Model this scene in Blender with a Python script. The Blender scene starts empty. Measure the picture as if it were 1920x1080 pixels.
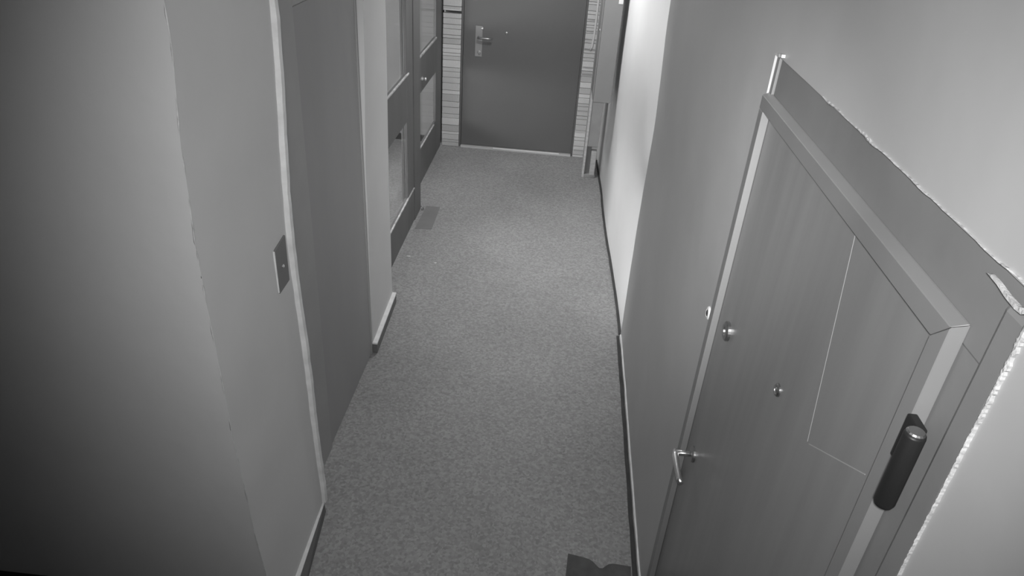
import bpy, bmesh, math, random
from mathutils import Vector, Matrix, noise

random.seed(7)
sc = bpy.context.scene
COL = sc.collection

# ------------------------------------------------------------------ camera
cam_d = bpy.data.cameras.new('camera')
cam = bpy.data.objects.new('camera', cam_d)
COL.objects.link(cam)
cam_d.sensor_width = 36.0
cam_d.lens = 36.0 * 1336.87 / 1920.0
cam_d.clip_start = 0.02
fwd = Vector((-0.04059441, 0.85941237, -0.50966898))
rgt = Vector((0.99465423, 0.08322988, 0.06112082))
upv = Vector((-0.09494768, 0.50446324, 0.85819682))
m = Matrix((rgt, upv, -fwd)).transposed().to_4x4()
m.translation = Vector((0, 0, 2.5))
cam.matrix_world = m
sc.camera = cam

# ------------------------------------------------------------------ world, light, exposure
w = bpy.data.worlds.new('world')
sc.world = w
w.use_nodes = True
w.node_tree.nodes['Background'].inputs[0].default_value = (0.5, 0.5, 0.5, 1)
w.node_tree.nodes['Background'].inputs[1].default_value = 0.02

# the surveillance camera's own infrared lamps beside its lens: one wide, one narrow beam
def ir_lamp(name, energy, size, loc, aim, blend=1.0):
    d = bpy.data.lights.new(name, 'SPOT')
    d.energy = energy; d.spot_size = math.radians(size); d.spot_blend = blend; d.shadow_soft_size = 0.025
    ob = bpy.data.objects.new(name, d)
    COL.objects.link(ob)
    ob.location = loc
    ob.rotation_euler = (Vector(aim) - Vector(loc)).to_track_quat('-Z', 'Y').to_euler()
ir_lamp('infrared_lamp_wide', 140, 89, (0.0, -0.03, 2.54), (0.04, 5.0, 0.0))
ir_lamp('infrared_lamp_narrow', 300, 46, (-0.03, -0.03, 2.54), (0.18, 5.4, 0.4))

# added, unseen ceiling lamps above the frame, brightening what infrared leaves dark
def area_lamp(x, y, e, r):
    a = bpy.data.lights.new('added_ceiling_light', 'AREA')
    a.shape = 'DISK'; a.size = 2 * r; a.energy = e
    ao = bpy.data.objects.new('added_ceiling_light', a)
    COL.objects.link(ao)
    ao.location = (x, y, 2.69)
ADDED_LAMPS = ((-0.30, 5.45, 27.0, 0.14), (-0.10, 3.1, 1.0, 0.14))
for q in ADDED_LAMPS: area_lamp(*q)

sc.view_settings.view_transform = 'Standard'
sc.view_settings.look = 'None'
sc.view_settings.exposure = 0.0
sc.view_settings.gamma = 1.0
sc.view_settings.use_curve_mapping = False

# ------------------------------------------------------------------ materials
def mat(name, v, rough=0.7, metal=0.0, var=0.0, vscale=4.0, bump=0.0, bscale=30.0, spec=0.4, stretch=(1, 1, 1), speck=0.0, speck_scale=120.0):
    m = bpy.data.materials.new(name)
    m.use_nodes = True
    nt = m.node_tree
    b = nt.nodes['Principled BSDF']
    b.inputs['Base Color'].default_value = (v, v, v, 1)
    b.inputs['Roughness'].default_value = rough
    b.inputs['Metallic'].default_value = metal
    b.inputs['Specular IOR Level'].default_value = spec
    tc = nt.nodes.new('ShaderNodeTexCoord')
    mp = nt.nodes.new('ShaderNodeMapping')
    mp.inputs['Scale'].default_value = stretch
    nt.links.new(tc.outputs['Object'], mp.inputs['Vector'])
    if var > 0 or speck > 0:
        n = nt.nodes.new('ShaderNodeTexNoise')
        n.inputs['Scale'].default_value = vscale
        n.inputs['Detail'].default_value = 5
        nt.links.new(mp.outputs[0], n.inputs['Vector'])
        r = nt.nodes.new('ShaderNodeMapRange')
        r.inputs['From Min'].default_value = 0.3
        r.inputs['From Max'].default_value = 0.7
        r.inputs['To Min'].default_value = v * (1 - var)
        r.inputs['To Max'].default_value = v * (1 + var)
        nt.links.new(n.outputs['Fac'], r.inputs['Value'])
        out = r.outputs[0]
        if speck > 0:
            n2 = nt.nodes.new('ShaderNodeTexVoronoi')
            n2.inputs['Scale'].default_value = speck_scale
            nt.links.new(mp.outputs[0], n2.inputs['Vector'])
            n3 = nt.nodes.new('ShaderNodeTexNoise')
            n3.inputs['Scale'].default_value = speck_scale * 0.45
            n3.inputs['Detail'].default_value = 3
            nt.links.new(mp.outputs[0], n3.inputs['Vector'])
            sep = nt.nodes.new('ShaderNodeSeparateColor')
            nt.links.new(n2.outputs['Color'], sep.inputs[0])
            ad = nt.nodes.new('ShaderNodeMath'); ad.operation = 'ADD'
            nt.links.new(sep.outputs[0], ad.inputs[0])
            nt.links.new(n3.outputs['Fac'], ad.inputs[1])
            r2 = nt.nodes.new('ShaderNodeMapRange')
            r2.inputs['From Min'].default_value = 0.35
            r2.inputs['From Max'].default_value = 1.65
            r2.inputs['To Min'].default_value = 1 - speck
            r2.inputs['To Max'].default_value = 1 + speck
            nt.links.new(ad.outputs[0], r2.inputs['Value'])
            mu = nt.nodes.new('ShaderNodeMath'); mu.operation = 'MULTIPLY'
            nt.links.new(out, mu.inputs[0]); nt.links.new(r2.outputs[0], mu.inputs[1])
            out = mu.outputs[0]
        nt.links.new(out, b.inputs['Base Color'])
    if bump > 0:
        n = nt.nodes.new('ShaderNodeTexNoise')
        n.inputs['Scale'].default_value = bscale
        n.inputs['Detail'].default_value = 4
        nt.links.new(mp.outputs[0], n.inputs['Vector'])
        bp = nt.nodes.new('ShaderNodeBump')
        bp.inputs['Strength'].default_value = bump
        bp.inputs['Distance'].default_value = 0.01
        nt.links.new(n.outputs['Fac'], bp.inputs['Height'])
        nt.links.new(bp.outputs[0], b.inputs['Normal'])
    return m

def glass_mat():
    m = bpy.data.materials.new('window_glass')
    m.use_nodes = True
    nt = m.node_tree
    nt.nodes.clear()
    o = nt.nodes.new('ShaderNodeOutputMaterial')
    t = nt.nodes.new('ShaderNodeBsdfTransparent')
    t.inputs[0].default_value = (0.96, 0.96, 0.96, 1)
    g = nt.nodes.new('ShaderNodeBsdfGlossy')
    g.inputs['Roughness'].default_value = 0.06
    lw = nt.nodes.new('ShaderNodeLayerWeight')
    lw.inputs['Blend'].default_value = 0.5
    pw = nt.nodes.new('ShaderNodeMath'); pw.operation = 'POWER'; pw.inputs[1].default_value = 5.0
    nt.links.new(lw.outputs['Facing'], pw.inputs[0])
    f = nt.nodes.new('ShaderNodeMath'); f.operation = 'MULTIPLY'; f.inputs[1].default_value = 0.35
    nt.links.new(pw.outputs[0], f.inputs[0])
    x = nt.nodes.new('ShaderNodeMixShader')
    nt.links.new(f.outputs[0], x.inputs[0])
    nt.links.new(t.outputs[0], x.inputs[1])
    nt.links.new(g.outputs[0], x.inputs[2])
    nt.links.new(x.outputs[0], o.inputs[0])
    return m

M = {
    'plaster': mat('painted_plaster', 0.63, 0.75, var=0.05, vscale=1.6, bump=0.12, bscale=14),
    'plaster_gloss': mat('glossy_painted_plaster', 0.50, 0.5, var=0.05, vscale=2.0, bump=0.10, bscale=9),
    'white_wall': mat('white_gloss_plaster', 0.90, 0.40, var=0.03, vscale=2, bump=0.10, bscale=8),
    'pier': mat('white_matt_plaster', 0.57, 0.7, var=0.03, vscale=2, bump=0.06, bscale=12),
    'raw_plaster': mat('raw_torn_plaster', 0.58, 0.85, var=0.2, vscale=25, bump=0.6, bscale=60),
    'trim_light': mat('light_painted_trim', 0.75, 0.6, var=0.12, vscale=15, bump=0.2, bscale=50),
    'skirt_dark': mat('dark_skirting', 0.14, 0.6, var=0.1, vscale=8),
    'skirt_light': mat('light_skirting', 0.45, 0.5, var=0.05),
    'floor': mat('speckled_terrazzo', 0.28, 0.55, var=0.10, vscale=1.4, bump=0.05, bscale=60, speck=0.25, speck_scale=90),
    'floor_patch': mat('smooth_floor_patch', 0.19, 0.6, var=0.06, vscale=6),
    'ceiling': mat('white_ceiling', 0.75, 0.9, var=0.02),
    'door_brown': mat('painted_flush_door', 0.29, 0.6, var=0.06, vscale=2.5, stretch=(1, 1, .3)),
    'door_brown_frame': mat('painted_door_frame', 0.32, 0.6, var=0.05),
    'far_door': mat('dark_steel_door', 0.105, 0.5, var=0.03, vscale=2),
    'steel_leaf': mat('laminated_door_leaf', 0.27, 0.33, var=0.07, vscale=3.0, stretch=(6, 6, .5), bump=0.02, bscale=12),
    'steel_frame': mat('enamelled_door_frame', 0.25, 0.42, var=0.05, vscale=6),
    'old_board': mat('old_painted_board', 0.235, 0.55, var=0.10, vscale=3, stretch=(2, 1, 1), bump=0.12, bscale=10),
    'inlay': mat('pale_inlay', 0.43, 0.4),
    'black': mat('black_metal', 0.018, 0.45, var=0.1),
    'chrome': mat('polished_metal', 0.9, 0.30, metal=1.0),
    'dull_metal': mat('dull_metal', 0.40, 0.4, metal=1.0),
    'far_plate': mat('grey_handle_plate', 0.24, 0.45),
    'foot_strip': mat('dark_foot_strip', 0.05, 0.7, var=0.2, vscale=12),
    'plate': mat('dark_plate', 0.17, 0.5, var=0.06),
    'glazed_frame': mat('dark_stained_wood', 0.115, 0.5, var=0.10, vscale=5, stretch=(1, 1, .4)),
    'rail_highlight': mat('pale_rail_highlight', 0.38, 0.5, var=0.4, vscale=18),  # pale tone stands in for the highlight along the rail edges
    'stone_a': mat('pale_stone', 0.50, 0.8, var=0.15, vscale=14, bump=0.3, bscale=40, stretch=(1, 1, 3)),
    'stone_b': mat('mid_stone', 0.43, 0.8, var=0.15, vscale=14, bump=0.3, bscale=40, stretch=(1, 1, 3)),
    'stone_c': mat('light_stone', 0.58, 0.8, var=0.12, vscale=14, bump=0.3, bscale=40, stretch=(1, 1, 3)),
    'grey_enamel': mat('grey_enamel', 0.24, 0.5, var=0.04),
    'duct': mat('grey_duct_paint', 0.30, 0.6, var=0.1, vscale=6),
    'white': mat('white_paint', 0.80, 0.5),
    'mat': mat('dark_rubber_mat', 0.10, 0.8, var=0.15, vscale=20, bump=0.3, bscale=120),
    'cable': mat('pale_cable', 0.45, 0.5),
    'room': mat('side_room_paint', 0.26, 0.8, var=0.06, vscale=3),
    'glass': glass_mat(),
    'lamp': mat('lamp_diffuser', 0.8, 0.5),
    'globe': mat('glowing_globe', 0.8, 0.5),
}

M['globe'].node_tree.nodes['Principled BSDF'].inputs['Emission Color'].default_value = (1, 1, 1, 1)
M['globe'].node_tree.nodes['Principled BSDF'].inputs['Emission Strength'].default_value = 42.0

# ------------------------------------------------------------------ helpers
def wloc(p):
    v = Vector((0, 0, 0))
    while p:
        v += p.location
        p = p.parent
    return v

def link(name, me, mt, parent=None, smooth=False):
    if mt is not None:
        me.materials.append(M[mt])
    o = bpy.data.objects.new(name, me)
    COL.objects.link(o)
    if parent:
        me.transform(Matrix.Translation(-wloc(parent)))
        o.parent = parent
    if smooth:
        for p in me.polygons:
            p.use_smooth = True
    return o

def from_bm(name, bm, mt, parent=None, smooth=False):
    bmesh.ops.recalc_face_normals(bm, faces=bm.faces)
    me = bpy.data.meshes.new(name)
    bm.to_mesh(me)
    bm.free()
    return link(name, me, mt, parent, smooth)

def tag(o, label=None, cat=None, group=None, kind=None):
    if label: o['label'] = label
    if cat: o['category'] = cat
    if group: o['group'] = group
    if kind: o['kind'] = kind
    return o

def empty(name, loc, label, cat, kind=None, group=None):
    o = bpy.data.objects.new(name, None)
    o.empty_display_size = 0.1
    o.location = loc
    COL.objects.link(o)
    return tag(o, label, cat, group, kind)

def bm_box(bm, x0, x1, y0, y1, z0, z1, bev=0.0, seg=2):
    v = [bm.verts.new(p) for p in ((x0, y0, z0), (x1, y0, z0), (x1, y1, z0), (x0, y1, z0), (x0, y0, z1), (x1, y0, z1), (x1, y1, z1), (x0, y1, z1))]
    fs = [bm.faces.new([v[i] for i in q]) for q in ((0, 3, 2, 1), (4, 5, 6, 7), (0, 1, 5, 4), (1, 2, 6, 5), (2, 3, 7, 6), (3, 0, 4, 7))]
    if bev > 0:
        es = list({e for f in fs for e in f.edges})
        bmesh.ops.bevel(bm, geom=es, offset=bev, segments=seg, affect='EDGES', profile=0.5)

def box(name, x0, x1, y0, y1, z0, z1, mt, parent=None, bev=0.003):
    bm = bmesh.new()
    bm_box(bm, x0, x1, y0, y1, z0, z1, bev)
    return from_bm(name, bm, mt, parent)

def prism(name, poly, axis, t0, t1, mt, parent=None, bev=0.0):
    """poly of 2-d points in the plane across axis (0: y,z  1: x,z  2: x,y), extruded from t0 to t1."""
    def P(a, b, t):
        return ((t, a, b), (a, t, b), (a, b, t))[axis]
    bm = bmesh.new()
    A = [bm.verts.new(P(a, b, t0)) for a, b in poly]
    B = [bm.verts.new(P(a, b, t1)) for a, b in poly]
    bm.faces.new(A); bm.faces.new(B[::-1])
    n = len(A)
    for i in range(n):
        bm.faces.new((A[i], A[(i + 1) % n], B[(i + 1) % n], B[i]))
    if bev:
        bmesh.ops.bevel(bm, geom=list(bm.edges), offset=bev, segments=2, affect='EDGES', profile=0.5)
    return from_bm(name, bm, mt, parent)

def frame_quad(c, d):
    d = Vector(d).normalized()
    a = d.cross(Vector((0, 0, 1)))
    if a.length < 1e-3:
        a = d.cross(Vector((0, 1, 0)))
    a.normalize()
    return a, a.cross(d)

def tube(name, pts, rad, mt, parent=None, seg=10, jitter=0.0, smooth=True):
    """Tube along pts; rad is a number or a list; jitter roughens the surface."""
    pts = [Vector(p) for p in pts]
    bm = bmesh.new()
    rings = []
    for i, p in enumerate(pts):
        d = pts[min(i + 1, len(pts) - 1)] - pts[max(i - 1, 0)]
        a, b = frame_quad(p, d)
        r = rad[i] if isinstance(rad, (list, tuple)) else rad
        ring = []
        for k in range(seg):
            t = 2 * math.pi * k / seg
            rr = r * (1 + (random.uniform(-jitter, jitter) if jitter else 0))
            ring.append(bm.verts.new(p + a * math.cos(t) * rr + b * math.sin(t) * rr))
        rings.append(ring)
    for i in range(len(rings) - 1):
        for k in range(seg):
            bm.faces.new((rings[i][k], rings[i][(k + 1) % seg], rings[i + 1][(k + 1) % seg], rings[i + 1][k]))
    bm.faces.new(rings[0][::-1]); bm.faces.new(rings[-1])
    return from_bm(name, bm, mt, parent, smooth)

def disc(name, c, d, prof, mt, parent=None, seg=24, squash=None):
    """Turned piece: prof is a list of (offset along d, radius) from the back to the front."""
    c = Vector(c); dv = Vector(d).normalized()
    a, b = frame_quad(c, dv)
    sa, sb = squash or (1, 1)
    bm = bmesh.new()
    rings = []
    for off, r in prof:
        rings.append([bm.verts.new(c + dv * off + a * math.cos(2 * math.pi * k / seg) * r * sa + b * math.sin(2 * math.pi * k / seg) * r * sb) for k in range(seg)])
    for i in range(len(rings) - 1):
        for k in range(seg):
            bm.faces.new((rings[i][k], rings[i][(k + 1) % seg], rings[i + 1][(k + 1) % seg], rings[i + 1][k]))
    bm.faces.new(rings[0][::-1]); bm.faces.new(rings[-1])
    o = from_bm(name, bm, mt, parent)
    return o

def lerp_tab(tab, t):
    if t <= tab[0][0]: return tab[0][1]
    for (a, va), (b, vb) in zip(tab, tab[1:]):
        if t <= b:
            k = (t - a) / (b - a)
            k = k * k * (3 - 2 * k)
            return va + (vb - va) * k
    return tab[-1][1]

def frange(a, b, step, extra=()):
    n = max(1, round((b - a) / step))
    L = [a + (b - a) * i / n for i in range(n + 1)]
    for e in extra:
        if a < e < b:
            j = min(range(len(L)), key=lambda i: abs(L[i] - e))
            if 0 < j < len(L) - 1: L[j] = e
            else: L.append(e)
    return sorted(set(L))

def sheet(name, us, vs, fn, back, mt, parent=None, hole=None, smooth=True):
    """Grid surface fn(u, v) with a thickness: every vertex is also placed at +back, so the wall is a solid slab."""
    bm = bmesh.new()
    nu, nv = len(us), len(vs)
    bk = Vector(back)
    F, B = {}, {}
    used = set(); cells = []
    for i in range(nu - 1):
        for j in range(nv - 1):
            cu, cv = (us[i] + us[i + 1]) / 2, (vs[j] + vs[j + 1]) / 2
            if hole and hole(cu, cv): continue
            cells.append((i, j)); used |= {(i, j), (i + 1, j), (i, j + 1), (i + 1, j + 1)}
    for i, j in used:
        p = Vector(fn(us[i], vs[j]))
        F[i, j] = bm.verts.new(p); B[i, j] = bm.verts.new(p + bk)
    cs = set(cells)
    for i, j in cells:
        q = [(i, j), (i + 1, j), (i + 1, j + 1), (i, j + 1)]
        bm.faces.new([F[k] for k in q]); bm.faces.new([B[k] for k in q[::-1]])
        for a, b, nb in ((q[0], q[1], (i, j - 1)), (q[1], q[2], (i + 1, j)), (q[2], q[3], (i, j + 1)), (q[3], q[0], (i - 1, j))):
            if nb not in cs:
                bm.faces.new((F[a], B[a], B[b], F[b]))
    o = from_bm(name, bm, mt, parent)
    if smooth:
        for p in o.data.polygons: p.use_smooth = True
        try:
            o.data.set_sharp_from_angle(angle=math.radians(40))
        except Exception:
            pass
    return o

def nz(x, y, z, s=1.0):
    return noise.noise(Vector((x * s, y * s, z * s)))

HC = 2.78      # ceiling height
# ------------------------------------------------------------------ floor, ceiling, back of the place
o = sheet('floor', frange(-3.2, 1.1, 0.5), frange(-1.4, 7.4, 0.5), lambda x, y: (x, y, 0), (0, 0, -0.1), 'floor')
tag(o, 'speckled grey terrazzo corridor floor', 'floor', kind='structure')
o = box('ceiling', -3.2, 1.1, -1.4, 7.4, HC, HC + 0.1, 'ceiling')
tag(o, 'white ceiling above the corridor', 'ceiling', kind='structure')
o = box('wall_back', -3.2, 1.1, -1.4, -1.3, 0, HC, 'plaster')
tag(o, 'painted wall behind the viewpoint', 'wall', kind='structure')

for x, y, e, r in ADDED_LAMPS:
    cl = empty('added_ceiling_lamp', (x, y, 2.70), 'added unseen ceiling lamp over the %s' % ('far half of the corridor' if y > 4 else 'near door'), 'lamp')
    disc('base', (x, y, HC), (0, 0, -1), [(0, r + .03), (.03, r + .03), (.04, r + .02)], 'white', cl, 32)
    disc('diffuser', (x, y, HC - .04), (0, 0, -1), [(0, r + .015), (.02, r + .01), (.035, r * .85), (.042, r * .4), (.043, .01)], 'lamp', cl, 32)

# ------------------------------------------------------------------ right wall with the near door
DY0, DY1, DZ = 0.677, 1.842, 2.143      # rough opening of the near door
CORN = ((0.0, 0.524), (0.7, 0.516), (1.3, 0.519), (2.0, 0.492), (2.78, 0.480))
def right_x(y, z):
    base = 0.518
    k = min(1, max(0, (y - 1.9) / 1.8))
    x = base + (lerp_tab(CORN, z) - base) * k
    x += 0.004 * nz(1, y, z, 1.7) + 0.0012 * nz(5, y, z, 9)
    if DY0 - 0.05 < y < DY1 + 0.05: x -= 0.0
    return x
us = frange(-1.3, 3.75, 0.06, (DY0, DY1)); vs = frange(0, HC, 0.06, (DZ,))
wr = sheet('wall_right', us, vs, lambda y, z: (right_x(y, z), y, z), (0.14, 0, 0), 'plaster_gloss',
           hole=lambda y, z: DY0 < y < DY1 and z < DZ)
tag(wr, 'grey glossy plastered wall around the near door', 'wall', kind='structure')
# torn plaster left raw round the opening: a ragged ribbon with lumps
def ragged(path, across, w, n, lift=0.004):
    """path(t) runs along the torn edge, across is the direction of its width, w(t) the width."""
    bm = bmesh.new(); rows = []
    K = 5
    for i in range(n + 1):
        t = i / n
        p = Vector(path(t)); wd = w(t)
        row = []
        for k in range(K):
            f = k / (K - 1)
            edge = math.sin(math.pi * f)
            q = p + Vector(across) * (wd * (f - 0.5) + (random.uniform(-.25, .25) * wd if k in (0, K - 1) else random.uniform(-.08, .08) * wd))
            q.x -= edge * lift * random.uniform(0.3, 1.0)
            row.append(bm.verts.new(q))
        rows.append(row)
    back = [[bm.verts.new(v.co + Vector((0.012, 0, 0))) for v in row] for row in rows]
    for g in (rows, back):
        for a, b in zip(g, g[1:]):
            for k in range(K - 1):
                bm.faces.new((a[k], a[k + 1], b[k + 1], b[k]))
    for k in (0, K - 1):
        for i in range(n):
            bm.faces.new((rows[i][k], rows[i + 1][k], back[i + 1][k], back[i][k]))
    for i in (0, n):
        for k in range(K - 1):
            bm.faces.new((rows[i][k], rows[i][k + 1], back[i][k + 1], back[i][k]))
    return from_bm('raw_plaster_edge', bm, 'raw_plaster', wr)
ragged(lambda t: (0.5145, DY0 - 0.004 + 0.005 * nz(0, 0, t, 14), 2.125 - 2.0 * t), (0, 1, 0),
       lambda t: 0.0012 + 0.009 * math.exp(-(t / 0.085) ** 2) * (0.5 + 1.0 * abs(nz(3, 0, t, 40))), 600, 0.0018)
ragged(lambda t: (0.5165, 1.45 - 0.76 * t, DZ + 0.002 + 0.003 * nz(0, 7, t, 12)), (0, 0, 1),
       lambda t: 0.0008 + 0.004 * max(0, nz(3, 1, t, 9)) + 0.004 * math.exp(-((t - .33) / .05) ** 2), 130, 0.0015)
prism('plaster_chip', [(1.819, 2.147), (1.797, 2.153), (1.757, 2.158), (1.755, 2.151), (1.778, 2.147)], 0, 0.507, 0.516, 'raw_plaster', wr)
prism('plaster_chip', [(0.764, 2.1285), (0.757, 2.1305), (0.740, 2.1300), (0.716, 2.127), (0.694, 2.126), (0.678, 2.132), (0.676, 2.128), (0.684, 2.1215), (0.697, 2.1205), (0.718, 2.1225), (0.739, 2.1265)], 0, 0.511, 0.516, 'raw_plaster', wr)

# white wall further on, coming out from behind the grey one and leaning into the corridor
HOLLOW = ((0.02, 0.0), (0.40, 0.14), (0.78, 0.12), (1.05, 0.02), (1.30, 0.09), (1.75, 0.04), (2.2, 0.02))
def white_x(y, z):
    t = y - 3.75
    x = 0.530 - 0.030 * t
    low = 1 / (1 + math.exp((z - 1.0) * 5))
    hol = lerp_tab(HOLLOW, z)
    x += hol * 2.0 * 0.06 * math.log1p(math.exp((0.50 - t) / 0.06))        # hollow behind the corner, faired out over half a metre
    x += 0.012 * math.sin(t * 3.1 + 0.7 * z) * (0.4 + 0.6 * (1 - low))
    k = min(1, max(0, (t - 1.45) / 0.55))
    x -= 0.026 * k * k * (3 - 2 * k) * (1 - low)
    x += 0.0035 * nz(2, y, z, 2.4)
    return x
ww = sheet('wall_right_far', frange(3.74, 6.95, 0.035), frange(0, HC, 0.04), lambda y, z: (white_x(y, z), y, z), (0.14, 0, 0), 'white_wall')
tag(ww, 'bright white uneven plastered wall beyond the grey one', 'wall', kind='structure')

# dark strip and plaster lip along the foot of the right wall
def foot(name, ys, xfn, off0, off1, z0, z1, mt, label):
    bm = bmesh.new(); rings = []
    for y in ys:
        x = xfn(y)
        j = random.uniform(-.0015, .0015)
        rings.append([bm.verts.new(p) for p in ((x + off0 + j, y, z0), (x + off0 + j, y, z1), (x + off1, y, z1), (x + off1, y, z0))])
    for a, b in zip(rings, rings[1:]):
        for k in range(4):
            bm.faces.new((a[k], a[(k + 1) % 4], b[(k + 1) % 4], b[k]))
    bm.faces.new(rings[0]); bm.faces.new(rings[-1][::-1])
    o = from_bm(name, bm, mt)
    return tag(o, label, 'baseboard', kind='structure')
foot('baseboard_right', frange(1.86, 3.74, 0.06), lambda y: right_x(y, 0.02), -0.004 - 0.022 , 0.002, 0.001, 0.009, 'foot_strip', 'thin dark strip along the foot of the grey wall')
foot('trim_1', frange(1.86, 3.72, 0.06), lambda y: right_x(y, 0.03), -0.007, 0.003, 0.011, 0.034, 'trim_light', 'pale plaster lip above the dark strip by the near door')
foot('baseboard_right_far', frange(3.76, 6.86, 0.08), lambda y: white_x(y, 0.02), -0.016, 0.002, 0.001, 0.012, 'foot_strip', 'thin dark strip along the foot of the white wall')

# ------------------------------------------------------------------ door_1: the near steel door
d1 = empty('door_1', (0.53, 1.30, 0), 'grey steel entrance door with lever handle and black hinge in near wall', 'door', 'structure')
ZT, FO0, FO1 = 2.050, 0.774, 1.830      # metal frame outer
ZI, FI0, FI1 = 2.008, 0.812, 1.803      # metal frame inner
# old boards of the surround
box('header_board', 0.528, 0.60, DY0, 1.818, ZT - 0.03, DZ, 'old_board', d1, 0.004)
box('surround_board', 0.5225, 0.60, 1.818, DY1, ZT - 0.004, DZ - 0.001, 'old_board', d1, 0.0015)
box('surround_board', 0.530, 0.60, 0.728, FO0 + 0.03, 0, DZ - 0.06, 'old_board', d1, 0.006)
box('surround_board', 0.521, 0.60, DY0, 0.727, 0, DZ - 0.03, 'old_board', d1, 0.008)
# metal frame: head and two jambs, mitred at the hinge corner, the outer edge chamfered back
def frame_bar(name, a, b):
    """a, b: rings of five (x, y, z) points at the two ends."""
    bm = bmesh.new()
    A = [bm.verts.new(p) for p in a]; B = [bm.verts.new(p) for p in b]
    bm.faces.new(A); bm.faces.new(B[::-1])
    for k in range(len(A)):
        bm.faces.new((A[k], A[(k + 1) % len(A)], B[(k + 1) % len(B)], B[k]))
    bmesh.ops.bevel(bm, geom=list(bm.edges), offset=0.0012, segments=1, affect='EDGES')
    return from_bm(name, bm, 'steel_frame', d1)
XB, XO, XT = 0.528, 0.508, 0.526
def ring(y_in, y_mid, y_out, z_in, z_mid, z_out):
    return [(XB, y_in, z_in), (XO, y_in, z_in), (XO, y_mid, z_mid), (XT, y_out, z_out), (XB, y_out, z_out)]
MID = 0.034
corner = ring(FI0, FI0 - MID, FO0, ZI, ZI + MID, ZT)
eps = 0.0006
frame_bar('frame_head', [(x, y, z + eps) for x, y, z in corner], ring(FO1 + .010, FO1 + .010, FO1 + .010, ZI, ZI + MID, ZT))
frame_bar('frame_jamb', [(x, y - eps, z) for x, y, z in corner], ring(FI0, FI0 - MID, FO0, 0.0, 0.0, 0.0))
box('frame_jamb', XO, XB, FI1, FO1 + 0.010, 0, ZI - 0.0005, 'steel_frame', d1, 0.002)
leaf = box('leaf', 0.5285, 0.59, FI0 - 0.012, FI1 + 0.012, 0.01, ZI + 0.012, 'steel_leaf', d1, 0.003)
def inlay(a, b):
    (ya, za), (yb, zb) = a, b
    d = Vector((0, yb - ya, zb - za)); L = d.length; d.normalize()
    nrm = Vector((0, -d.z, d.y)) * 0.0009
    bm = bmesh.new()
    q = []
    for x in (0.528, 0.5295):
        for p, s in ((a, 1), (a, -1), (b, -1), (b, 1)):
            q.append(bm.verts.new((x, p[0] + nrm.y * s, p[1] + nrm.z * s)))
    for f in ((0, 1, 2, 3), (7, 6, 5, 4), (0, 4, 5, 1), (1, 5, 6, 2), (2, 6, 7, 3), (3, 7, 4, 0)):
        bm.faces.new([q[k] for k in f])
    return from_bm('inlay_line', bm, 'inlay', leaf)
inlay((1.149, 1.99), (1.059, 1.598)); inlay((1.050, 1.600), (0.852, 1.72))
# lever handle
hd = Vector((0.5285, 1.715, 0.940))
h = disc('handle_rosette', hd, (-1, 0, 0), [(-.003, .026), (.006, .026), (.009, .023), (.010, .010)], 'dull_metal', d1)
tube('neck', [hd + Vector((-.008, 0, 0)), hd + Vector((-.03, 0, 0)), hd + Vector((-.058, 0, 0))], 0.009, 'chrome', h, 12)
tube('lever', [hd + Vector((-.056, .010, 0)), hd + Vector((-.060, -.015, .001)), hd + Vector((-.060, -.06, -.002)), hd + Vector((-.058, -.105, -.006)), hd + Vector((-.054, -.124, -.008))],
     [0.0075, 0.0105, 0.0095, 0.0095, 0.008], 'chrome', h, 12)
# lock cylinder rosette, peephole
disc('lock_rosette', (0.5285, 1.690, 1.425), (-1, 0, 0), [(-.003, .028), (.008, .028), (.011, .024), (.0112, .012), (.006, .010)], 'dull_metal', d1)
pe = disc('peephole', (0.5285, 1.255, 1.565), (-1, 0, 0), [(-.003, .015), (.003, .015), (.006, .012), (.006, .009), (.003, .008)], 'dull_metal', d1)
disc('lens', (0.5285, 1.255, 1.565), (-1, 0, 0), [(.001, .0075), (.004, .007), (.0062, .004), (.0068, .001)], 'chrome', pe)
# hinge on the near jamb
HX, HY = 0.491, 0.728
hg = tube('hinge', [(HX, HY, 1.782), (HX, HY, 1.784), (HX, HY, 1.790), (HX, HY, 1.908), (HX, HY, 1.911)],
          [0.007, 0.0115, 0.0138, 0.0138, 0.013], 'black', d1, 20)
box('hinge_leaf', 0.496, 0.509, 0.734, 0.768, 1.840, 1.912, 'black', hg, 0.002)
disc('hinge_cap', (HX, HY, 1.911), (0, 0, 1), [(0, .012), (.002, .012), (.004, .010), (.004, .004)], 'dull_metal', hg, 16)

# door bell push on the wall beside the frame
db = disc('door_bell', (right_x(1.885, 1.36) + 0.001, 1.885, 1.36), (-1, 0, 0), [(-.002, .021), (.004, .021), (.007, .018), (.008, .013), (.006, .012)], 'white', None)
tag(db, 'tiny round bell push on the grey wall beside the near door frame', 'door bell')
disc('button', (right_x(1.885, 1.36) + 0.001, 1.885, 1.36), (-1, 0, 0), [(.002, .011), (.0075, .0105), (.009, .007)], 'black', db)

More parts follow.
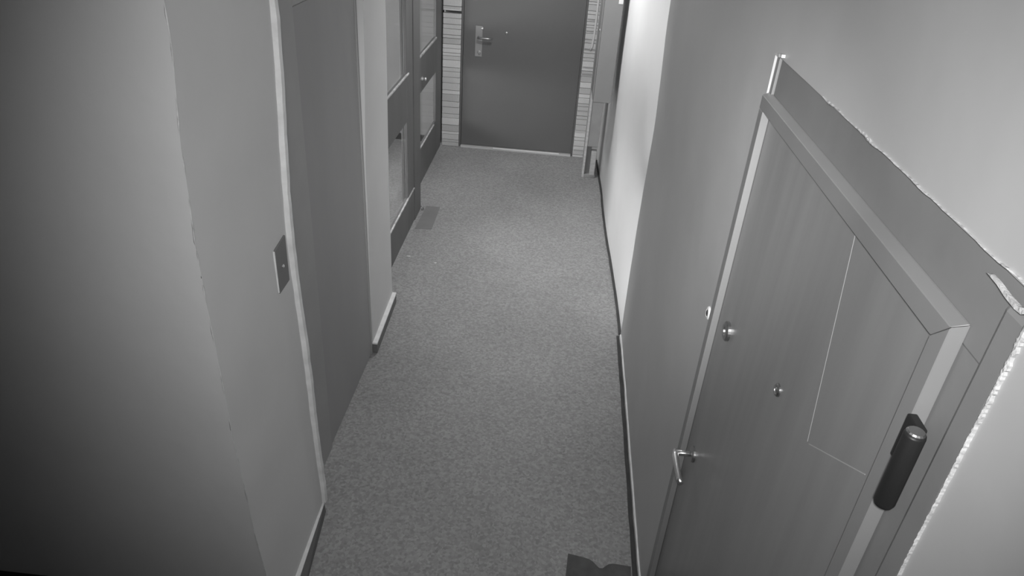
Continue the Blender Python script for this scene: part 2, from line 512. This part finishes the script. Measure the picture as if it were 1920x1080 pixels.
# ------------------------------------------------------------------ left: block of wall with face A (towards the viewer) and face B (along the corridor)
EA = ((0, -0.842), (0.25, -0.858), (0.62, -0.877), (1.0, -0.889), (1.58, -0.894), (1.83, -0.886), (2.15, -0.863), (2.78, -0.840))
EB = ((0, -0.862), (0.66, -0.874), (1.36, -0.888), (2.12, -0.862), (2.78, -0.845))
YA, YB = 1.5627, 2.150
def b_x(y, z):
    k = (y - YA) / (YB - YA)
    return lerp_tab(EA, z) * (1 - k) + lerp_tab(EB, z) * k
bm = bmesh.new()
ys = frange(YA, YB, 0.06); zs = frange(0, HC, 0.06); xs = frange(-3.1, -1.0, 0.12) + [-0.95, -0.91]
gridB = [[bm.verts.new((b_x(y, z) + (0.002 * nz(3, y, z, 2.5) if YA < y < YB else random.uniform(-.0012, .0012)), y, z)) for z in zs] for y in ys]
gridA = [[bm.verts.new((x, YA + 0.003 * nz(x, 7, z, 1.3), z)) for z in zs] for x in xs] + [gridB[0]]
gridC = [gridB[-1], [bm.verts.new((-1.02, YB, z)) for z in zs]]
gridD = [gridC[-1], [bm.verts.new((-1.02, 1.75, z)) for z in zs], [bm.verts.new((-3.1, 1.75, z)) for z in zs], gridA[0]]
for g in (gridB, gridA, gridC, gridD):
    for c0, c1 in zip(g, g[1:]):
        for j in range(len(zs) - 1):
            bm.faces.new((c0[j], c1[j], c1[j + 1], c0[j + 1]))
wl = from_bm('wall_left', bm, 'plaster')
for p in wl.data.polygons: p.use_smooth = True
wl.data.set_sharp_from_angle(angle=math.radians(40))
tag(wl, 'grey plastered wall corner nearest on the left side', 'wall', kind='structure')
# knocked, paler plaster arris
tube('plaster_arris', [(lerp_tab(EA, z) - .0012 + random.uniform(-.0004, .0004), YA + .0012, z) for z in frange(0.05, 2.7, 0.035)],
     [0.0017 + random.uniform(-.0007, .0007) for _ in frange(0.05, 2.7, 0.035)], 'raw_plaster', wl, seg=6, jitter=0.3)
tag(box('baseboard_left', -3.1, -0.90, YA - 0.018, YA + 0.006, 0.0, 0.172, 'black', None, 0.004), 'dark skirting at the foot of the wall facing the viewer', 'baseboard', kind='structure')
bm = bmesh.new()
q = [bm.verts.new(p) for p in ((-0.792, YA - .01, 0), (-0.850, YB - .012, 0), (-0.90, YB - .012, 0), (-0.90, YA - .01, 0),
                               (-0.822, YA - .01, .05), (-0.854, YB - .012, .05), (-0.90, YB - .012, .05), (-0.90, YA - .01, .05))]
for f in ((0, 1, 2, 3), (7, 6, 5, 4), (0, 4, 5, 1), (1, 5, 6, 2), (2, 6, 7, 3), (3, 7, 4, 0)):
    bm.faces.new([q[k] for k in f])
bls = from_bm('baseboard_left_side', bm, 'skirt_dark')
tag(bls, 'dark low skirting running away below the square switch plate', 'baseboard', kind='structure')
prism('baseboard_top', [(-0.8215, YA - .009), (-0.8535, YB - .012), (-0.90, YB - .012), (-0.90, YA - .009)], 2, 0.0502, 0.0545, 'trim_light', bls)
# pale strip on the corner by the recessed door
bm = bmesh.new(); rings = []
for z in frange(0.058, HC - 0.01, 0.05):
    x = lerp_tab(EB, z); j = random.uniform(-.0015, .0015)
    rings.append([bm.verts.new(p) for p in ((x - .004, YB - .016, z), (x + .017 + j, YB - .014, z), (x + .019 + j, YB + .006, z), (x - .004, YB + .006, z))])
for a, b in zip(rings, rings[1:]):
    for k in range(4):
        bm.faces.new((a[k], a[(k + 1) % 4], b[(k + 1) % 4], b[k]))
bm.faces.new(rings[0]); bm.faces.new(rings[-1][::-1])
t2 = from_bm('trim_2', bm, 'trim_light')
tag(t2, 'pale upright corner strip beside the square switch plate', 'trim', kind='structure')

# switch plate
sp = empty('switch_plate', (-0.885, 2.06, 1.19), 'dark square wall plate with a shiny centre screw by the pale corner strip', 'switch plate')
prism('plate', [(2.014, 1.195), (2.106, 1.198), (2.110, 1.372), (2.018, 1.360)], 0, -0.893, -0.8825, 'plate', sp, 0.0015)
disc('screw', (-0.8825, 2.062, 1.277), (1, 0, 0), [(-.002, .007), (.002, .007), (.004, .004), (.0045, .001)], 'chrome', sp, 16)
box('plate_rim', -0.893, -0.8835, 2.0105, 2.0135, 1.20, 1.358, 'trim_light', sp, 0.001)

# ------------------------------------------------------------------ door_2: recessed flush door on the left
d2 = empty('door_2', (-0.96, 2.9, 0), 'dull grey flush door recessed in the left wall, without visible handle', 'door', 'structure')
box('leaf', -0.99, -0.948, 2.532, 3.305, 0.004, 2.032, 'door_brown', d2, 0.003)
box('frame_jamb', -1.03, -0.941, YB + 0.002, 2.530, 0, 2.10, 'door_brown_frame', d2, 0.003)
box('frame_jamb', -1.03, -0.943, 3.307, 3.328, 0, 2.034, 'door_brown_frame', d2, 0.002)
box('frame_head', -1.03, -0.941, 2.531, 3.328, 2.035, 2.10, 'door_brown_frame', d2, 0.003)
o = box('wall_left_lintel', -1.03, -0.93, YB + 0.002, 3.328, 2.101, HC, 'plaster')
tag(o, 'strip of plaster above the recessed flush door', 'wall', kind='structure')

# ------------------------------------------------------------------ pier between the recessed door and the glazed door
PN = ((0, -0.941), (1.04, -0.936), (1.94, -0.914), (2.78, -0.90)); PF = ((0, -0.955), (0.8, -0.957), (1.86, -0.948), (2.78, -0.94))
Y0, Y1 = 3.330, 3.888
pr_ = sheet('wall_left_pier', frange(Y0, Y1, 0.07), frange(0, HC, 0.07),
            lambda y, z: (lerp_tab(PN, z) * (Y1 - y) / (Y1 - Y0) + lerp_tab(PF, z) * (y - Y0) / (Y1 - Y0) + 0.0015 * nz(4, y, z, 3), y, z), (-0.20, 0, 0), 'pier')
tag(pr_, 'pale narrow wall pier between flush door and glazed door', 'wall', kind='structure')
prism('baseboard_left_pier', [(-0.915, Y0 - .004), (-0.932, Y1 + .008), (-0.97, Y1 + .008), (-0.97, Y0 - .004)], 2, 0.0, 0.062, 'skirt_dark', None, 0.002)
bp_ = bpy.data.objects['baseboard_left_pier']
tag(bp_, 'dark skirting with pale top on the narrow pier', 'baseboard', kind='structure')
prism('baseboard_top', [(-0.914, Y0 - .005), (-0.931, Y1 + .009), (-0.97, Y1 + .009), (-0.97, Y0 - .005)], 2, 0.062, 0.072, 'trim_light', bp_)

# ------------------------------------------------------------------ door_3: dark glazed double door with a side room behind
d3 = empty('door_3', (-1.1, 5.4, 0), 'dark framed glazed double door on the left near the far end', 'door', 'structure')
XN, XF = -1.06, -1.155
TOPZ = 2.05
def member(name, x, y0, y1, z0, z1, parent, bev=0.004, th=0.024):
    return box(name, x - th, x, y0, y1, z0, z1, 'glazed_frame', parent, bev)
nl = empty('near_leaf', (0, 0, 0), None, None); nl.parent = d3; nl.location = (XN - d3.location.x, 4.6 - d3.location.y, 0)
fl = empty('far_leaf', (0, 0, 0), None, None); fl.parent = d3; fl.location = (XF - d3.location.x, 6.1 - d3.location.y, 0)
member('stile', XN, 3.90, 4.06, 0.01, TOPZ, nl); member('stile', XN, 4.90, 5.108, 0.01, TOPZ, nl)
member('stile', XN + 0.006, 5.112, 5.345, 0.01, TOPZ, nl)
member('rail', XN, 4.06, 4.90, 0.01, 0.295, nl); member('rail', XN, 4.06, 4.90, 0.882, 1.215, nl); member('rail', XN, 4.06, 4.90, 1.93, TOPZ, nl)
box('pane', XN - 0.012, XN - 0.007, 4.058, 4.902, 0.294, 0.883, 'glass', nl, 0)
box('pane', XN - 0.012, XN - 0.007, 4.058, 4.902, 1.214, 1.931, 'glass', nl, 0)
box('highlight_bead', XN - 0.004, XN + 0.008, 4.30, 4.95, 1.205, 1.217, 'rail_highlight', nl, 0.002)  # pale beads paint the highlights on the rail top edges
box('highlight_bead', XN - 0.004, XN + 0.008, 4.10, 5.10, 0.286, 0.297, 'rail_highlight', nl, 0.002)
member('stile', XF, 5.22, 5.50, 0.01, TOPZ, fl); member('stile', XF, 6.60, 6.885, 0.01, TOPZ, fl)
member('rail', XF, 5.50, 6.60, 0.01, 0.350, fl); member('rail', XF, 5.50, 6.60, 0.815, 1.125, fl); member('rail', XF, 5.50, 6.60, 1.93, TOPZ, fl)
box('pane', XF - 0.012, XF - 0.007, 5.498, 6.602, 0.349, 0.816, 'glass', fl, 0)
box('pane', XF - 0.012, XF - 0.007, 5.498, 6.602, 1.124, 1.931, 'glass', fl, 0)
box('highlight_bead', XF - 0.004, XF + 0.010, 5.60, 6.60, 1.112, 1.127, 'rail_highlight', fl, 0.002)
box('highlight_bead', XF - 0.004, XF + 0.008, 5.60, 6.50, 0.342, 0.352, 'rail_highlight', fl, 0.002)
disc('knob', (XF, 5.93, 0.92), (1, 0, 0), [(-.002, .018), (.006, .018), (.012, .012), (.03, .016), (.038, .012), (.041, .004)], 'chrome', fl, 16)
tube('floor_bolt', [(XN + .012, 5.335, .035), (XN + .028, 5.335, .03), (XN + .032, 5.335, .012), (XN + .014, 5.335, .008)], 0.006, 'dull_metal', nl, 8)
box('frame_head', XF - 0.06, XN + 0.01, 3.90, 6.885, TOPZ + 0.003, TOPZ + 0.08, 'glazed_frame', d3, 0.004)
o = box('wall_left_far_lintel', -1.26, -1.03, 3.895, 6.89, TOPZ + 0.085, HC, 'pier')
tag(o, 'plaster above the glazed double door', 'wall', kind='structure')

# side room behind the glass
o = box('wall_side_room_far', -3.1, -1.18, 7.0, 7.1, 0, HC, 'room'); tag(o, 'pale end wall of the room behind the glazed door', 'wall', kind='structure')
o = box('baseboard_side_room', -3.1, -1.18, 6.985, 7.0, 0, 0.066, 'black', None, 0.002); tag(o, 'dark skirting seen through the lower glass pane', 'baseboard', kind='structure')
o = box('wall_side_room_left', -3.2, -3.1, 1.8, 7.1, 0, HC, 'room'); tag(o, 'pale side wall of the room behind the glazed door', 'wall', kind='structure')
o = box('wall_side_room_near', -3.1, -1.16, 3.70, 3.80, 0, HC, 'room'); tag(o, 'near wall of the room behind the glazed door', 'wall', kind='structure')
o = box('wall_left_back', -3.2, -3.1, -1.3, 1.75, 0, HC, 'plaster'); tag(o, 'outer wall of the hall beside the viewpoint', 'wall', kind='structure')

# added, unseen lamp: a big glowing globe lighting the white wall through the glass
LX, LY, LZ, LR = -2.62, 4.38, 0.92, 0.29
rl = empty('added_globe_lamp', (LX, LY, 0), 'added unseen globe lamp in the room behind the glazed door', 'lamp')
disc('base', (LX, LY, 0), (0, 0, 1), [(0, .16), (.02, .16), (.03, .14)], 'white', rl, 24)
tube('pole', [(LX, LY, .025), (LX, LY, .35), (LX, LY, LZ - LR + .01)], 0.014, 'dull_metal', rl, 10)
disc('globe', (LX, LY, LZ), (0, 0, 1), [(-LR * math.cos(math.pi * k / 16), max(.004, LR * math.sin(math.pi * k / 16))) for k in range(17)], 'globe', rl, 28)

# ------------------------------------------------------------------ far end wall, stone strips, door_4
YF = 6.956
wf = box('wall_far', -1.148, 1.0, YF + 0.04, YF + 0.16, 0, HC, 'stone_b')
tag(wf, 'end wall with stone strip cladding both sides of the dark door', 'wall', kind='structure')
unit = {}
def stone(x0, x1, y0, y1, z0, z1, mt):
    if mt not in unit:
        bm = bmesh.new(); bm_box(bm, -.5, .5, -.5, .5, -.5, .5, 0.04, 1)
        bmesh.ops.recalc_face_normals(bm, faces=bm.faces)
        me = bpy.data.meshes.new('stone'); bm.to_mesh(me); bm.free(); me.materials.append(M[mt]); unit[mt] = me
    o = bpy.data.objects.new('stone', unit[mt]); COL.objects.link(o); o.parent = wf
    o.location = Vector(((x0 + x1) / 2, (y0 + y1) / 2, (z0 + z1) / 2)); o.scale = (x1 - x0, y1 - y0, z1 - z0)
for (x0, x1, amp) in ((-1.147, -0.976, 0.006), (0.186, 0.345, 0.012)):
    z = 0.002
    while z < HC - 0.03:
        hgt = random.choice((0.028, 0.04, 0.055, 0.07)) if amp < .01 else random.choice((0.022, 0.03, 0.04, 0.055))
        if x0 < -1 and z < 1.285 <= z + hgt + 0.02: hgt = 1.283 - z
        z1 = min(z + hgt, HC - 0.002)
        if not (x0 < -1 and 1.28 < z < 1.30):
            stone(x0, x1, YF - 0.032 + random.uniform(-amp, amp), YF + 0.041, z, z1 - 0.003, random.choice(('stone_a', 'stone_a', 'stone_b', 'stone_c')))
        else:
            z1 = z + 0.022
        z = z1
box('slot_lip', -1.14, -0.98, YF - 0.040, YF + 0.04, 1.311, 1.318, 'stone_c', wf, 0.001)
box('slot_back', -1.135, -0.985, YF + 0.030, YF + 0.0405, 1.284, 1.306, 'black', wf, 0.001)

d4 = empty('door_4', (-0.4, YF, 0), 'dark plain steel door closing the far end of the corridor', 'door', 'structure')
box('leaf', -0.955, 0.168, YF - 0.004, YF + 0.039, 0.022, 2.05, 'far_door', d4, 0.003)
box('frame_jamb', -0.974, -0.957, YF - 0.012, YF + 0.039, 0, 2.07, 'far_door', d4, 0.002)
box('frame_jamb', 0.170, 0.184, YF - 0.012, YF + 0.039, 0, 2.07, 'far_door', d4, 0.002)
box('frame_head', -0.957, 0.170, YF - 0.012, YF + 0.039, 2.051, 2.07, 'far_door', d4, 0.002)
th = box('threshold', -0.955, 0.168, YF - 0.045, YF + 0.03, 0.0, 0.018, 'skirt_light', d4, 0.003)
box('threshold_highlight', -0.62, 0.05, YF - 0.049, YF - 0.030, 0.0175, 0.022, 'white', th, 0.001)  # white strip paints the bright reflection on the threshold
hp = box('handle_plate', -0.842, -0.775, YF - 0.010, YF - 0.003, 0.905, 1.185, 'far_plate', d4, 0.003)
tube('lever', [(-0.812, YF - .008, 1.083), (-0.812, YF - .045, 1.083), (-0.79, YF - .055, 1.084), (-0.73, YF - .055, 1.085), (-0.675, YF - .052, 1.083)], [.011, .010, .010, .009, .008], 'dull_metal', hp, 10)
disc('lock_cylinder', (-0.800, YF - .010, 0.945), (0, -1, 0), [(0, .016), (.006, .016), (.008, .012)], 'dull_metal', hp, 16)
disc('latch_knob', (-0.778, YF - .004, 1.165), (0, -1, 0), [(0, .012), (.010, .012), (.014, .008), (.016, .002)], 'chrome', d4, 16)
disc('peephole', (-0.549, YF - .004, 1.139), (0, -1, 0), [(0, .012), (.004, .012), (.006, .008)], 'dull_metal', d4, 16)

# ------------------------------------------------------------------ far right: boxed duct, meter cabinet, cable
dk = empty('boxed_duct', (0.34, 6.46, 0), 'grey boxed duct rising from the floor beside the far door', 'duct')
box('panel', 0.300, 0.40, 6.40, 6.62, 0.30, HC - 0.005, 'duct', dk, 0.004)
box('edge_strip', 0.278, 0.300, 6.385, 6.60, 0.0, HC - 0.005, 'stone_a', dk, 0.003)
box('foot_block', 0.345, 0.395, 6.375, 6.46, 0.03, 0.26, 'stone_b', dk, 0.006)
box('base', 0.300, 0.402, 6.39, 6.62, 0.0, 0.03, 'duct', dk, 0.003)
box('recess', 0.300, 0.345, 6.43, 6.60, 0.03, 0.30, 'plate', dk, 0.003)

YC = 5.72
mc = empty('meter_cabinet', (0.38, YC + 0.2, 0.90), 'tall grey metal cabinet hung on the white wall by the far door', 'cabinet')
box('body', 0.272, 0.412, YC, YC + 0.40, 0.905, 2.05, 'grey_enamel', mc, 0.004)
box('door', 0.262, 0.2715, YC + 0.012, YC + 0.39, 0.92, 2.03, 'grey_enamel', mc, 0.002)
box('label_plate', 0.375, 0.408, YC - 0.003, YC + 0.0005, 1.655, 1.685, 'white', mc, 0.0005)
disc('cam_lock', (0.262, YC + 0.05, 1.45), (-1, 0, 0), [(0, .012), (.004, .012), (.006, .008)], 'dull_metal', mc, 14)

cb = tube('cable', [(0.250, 6.36, 2.6), (0.252, 6.362, 2.1), (0.247, 6.36, 1.75), (0.250, 6.362, 1.5), (0.246, 6.36, 1.30), (0.238, 6.358, 1.20), (0.226, 6.358, 1.165)], 0.010, 'cable', None, 8)
tag(cb, 'pale cable hanging beside the grey boxed duct', 'cable')

# ------------------------------------------------------------------ floor items
fp = prism('floor_patch', [(-1.03, 4.98), (-0.90, 5.00), (-0.905, 5.42), (-1.02, 5.42)], 2, 0.0003, 0.003, 'floor_patch', None, 0.0)
tag(fp, 'small dark smooth patch on the floor below the glazed door', 'floor patch')

# door mat by the near door, its far corner curled
def mat_pt(x, y):
    z = 0.012
    d = (x - 0.205) * 0.8 + (2.04 - y) * 1.0
    if d < 0.14:
        z += 0.35 * (0.14 - d) ** 1.5
    z += 0.004 * nz(x, y, 1, 9)
    return z
us = frange(0.0, 1.0, 0.05); vs = frange(0.0, 1.0, 0.05)
def mat_fn(u, v):
    x = 0.215 + 0.265 * u + 0.006 * math.sin(v * 7)
    y = 1.45 + (0.585 - 0.035 * math.exp(-((u - 0.52) / 0.1) ** 2) - 0.02 * u) * v
    return (x, y, mat_pt(x, y))
o = sheet('door_mat', us, vs, mat_fn, (0, 0, -0.010), 'mat')
tag(o, 'dark door mat with a curled corner below the near door', 'mat')

# crumbs of plaster dropped on the floor
def crumb(x, y, r, label):
    bm = bmesh.new()
    bmesh.ops.create_icosphere(bm, subdivisions=1, radius=r)
    for v in bm.verts:
        v.co = Vector((v.co.x * random.uniform(.7, 1.5), v.co.y * random.uniform(.6, 1.0), v.co.z * 0.4)) + Vector((x, y, r * 0.38))
    o = from_bm('plaster_crumb', bm, 'raw_plaster')
    tag(o, label, 'crumb', 'plaster crumbs on the floor')
crumb(-0.983, 4.52, 0.014, 'larger pale plaster crumb on the floor close to the glazed door')
crumb(-0.775, 4.46, 0.010, 'smaller pale plaster crumb on the floor further out from the glazed door')
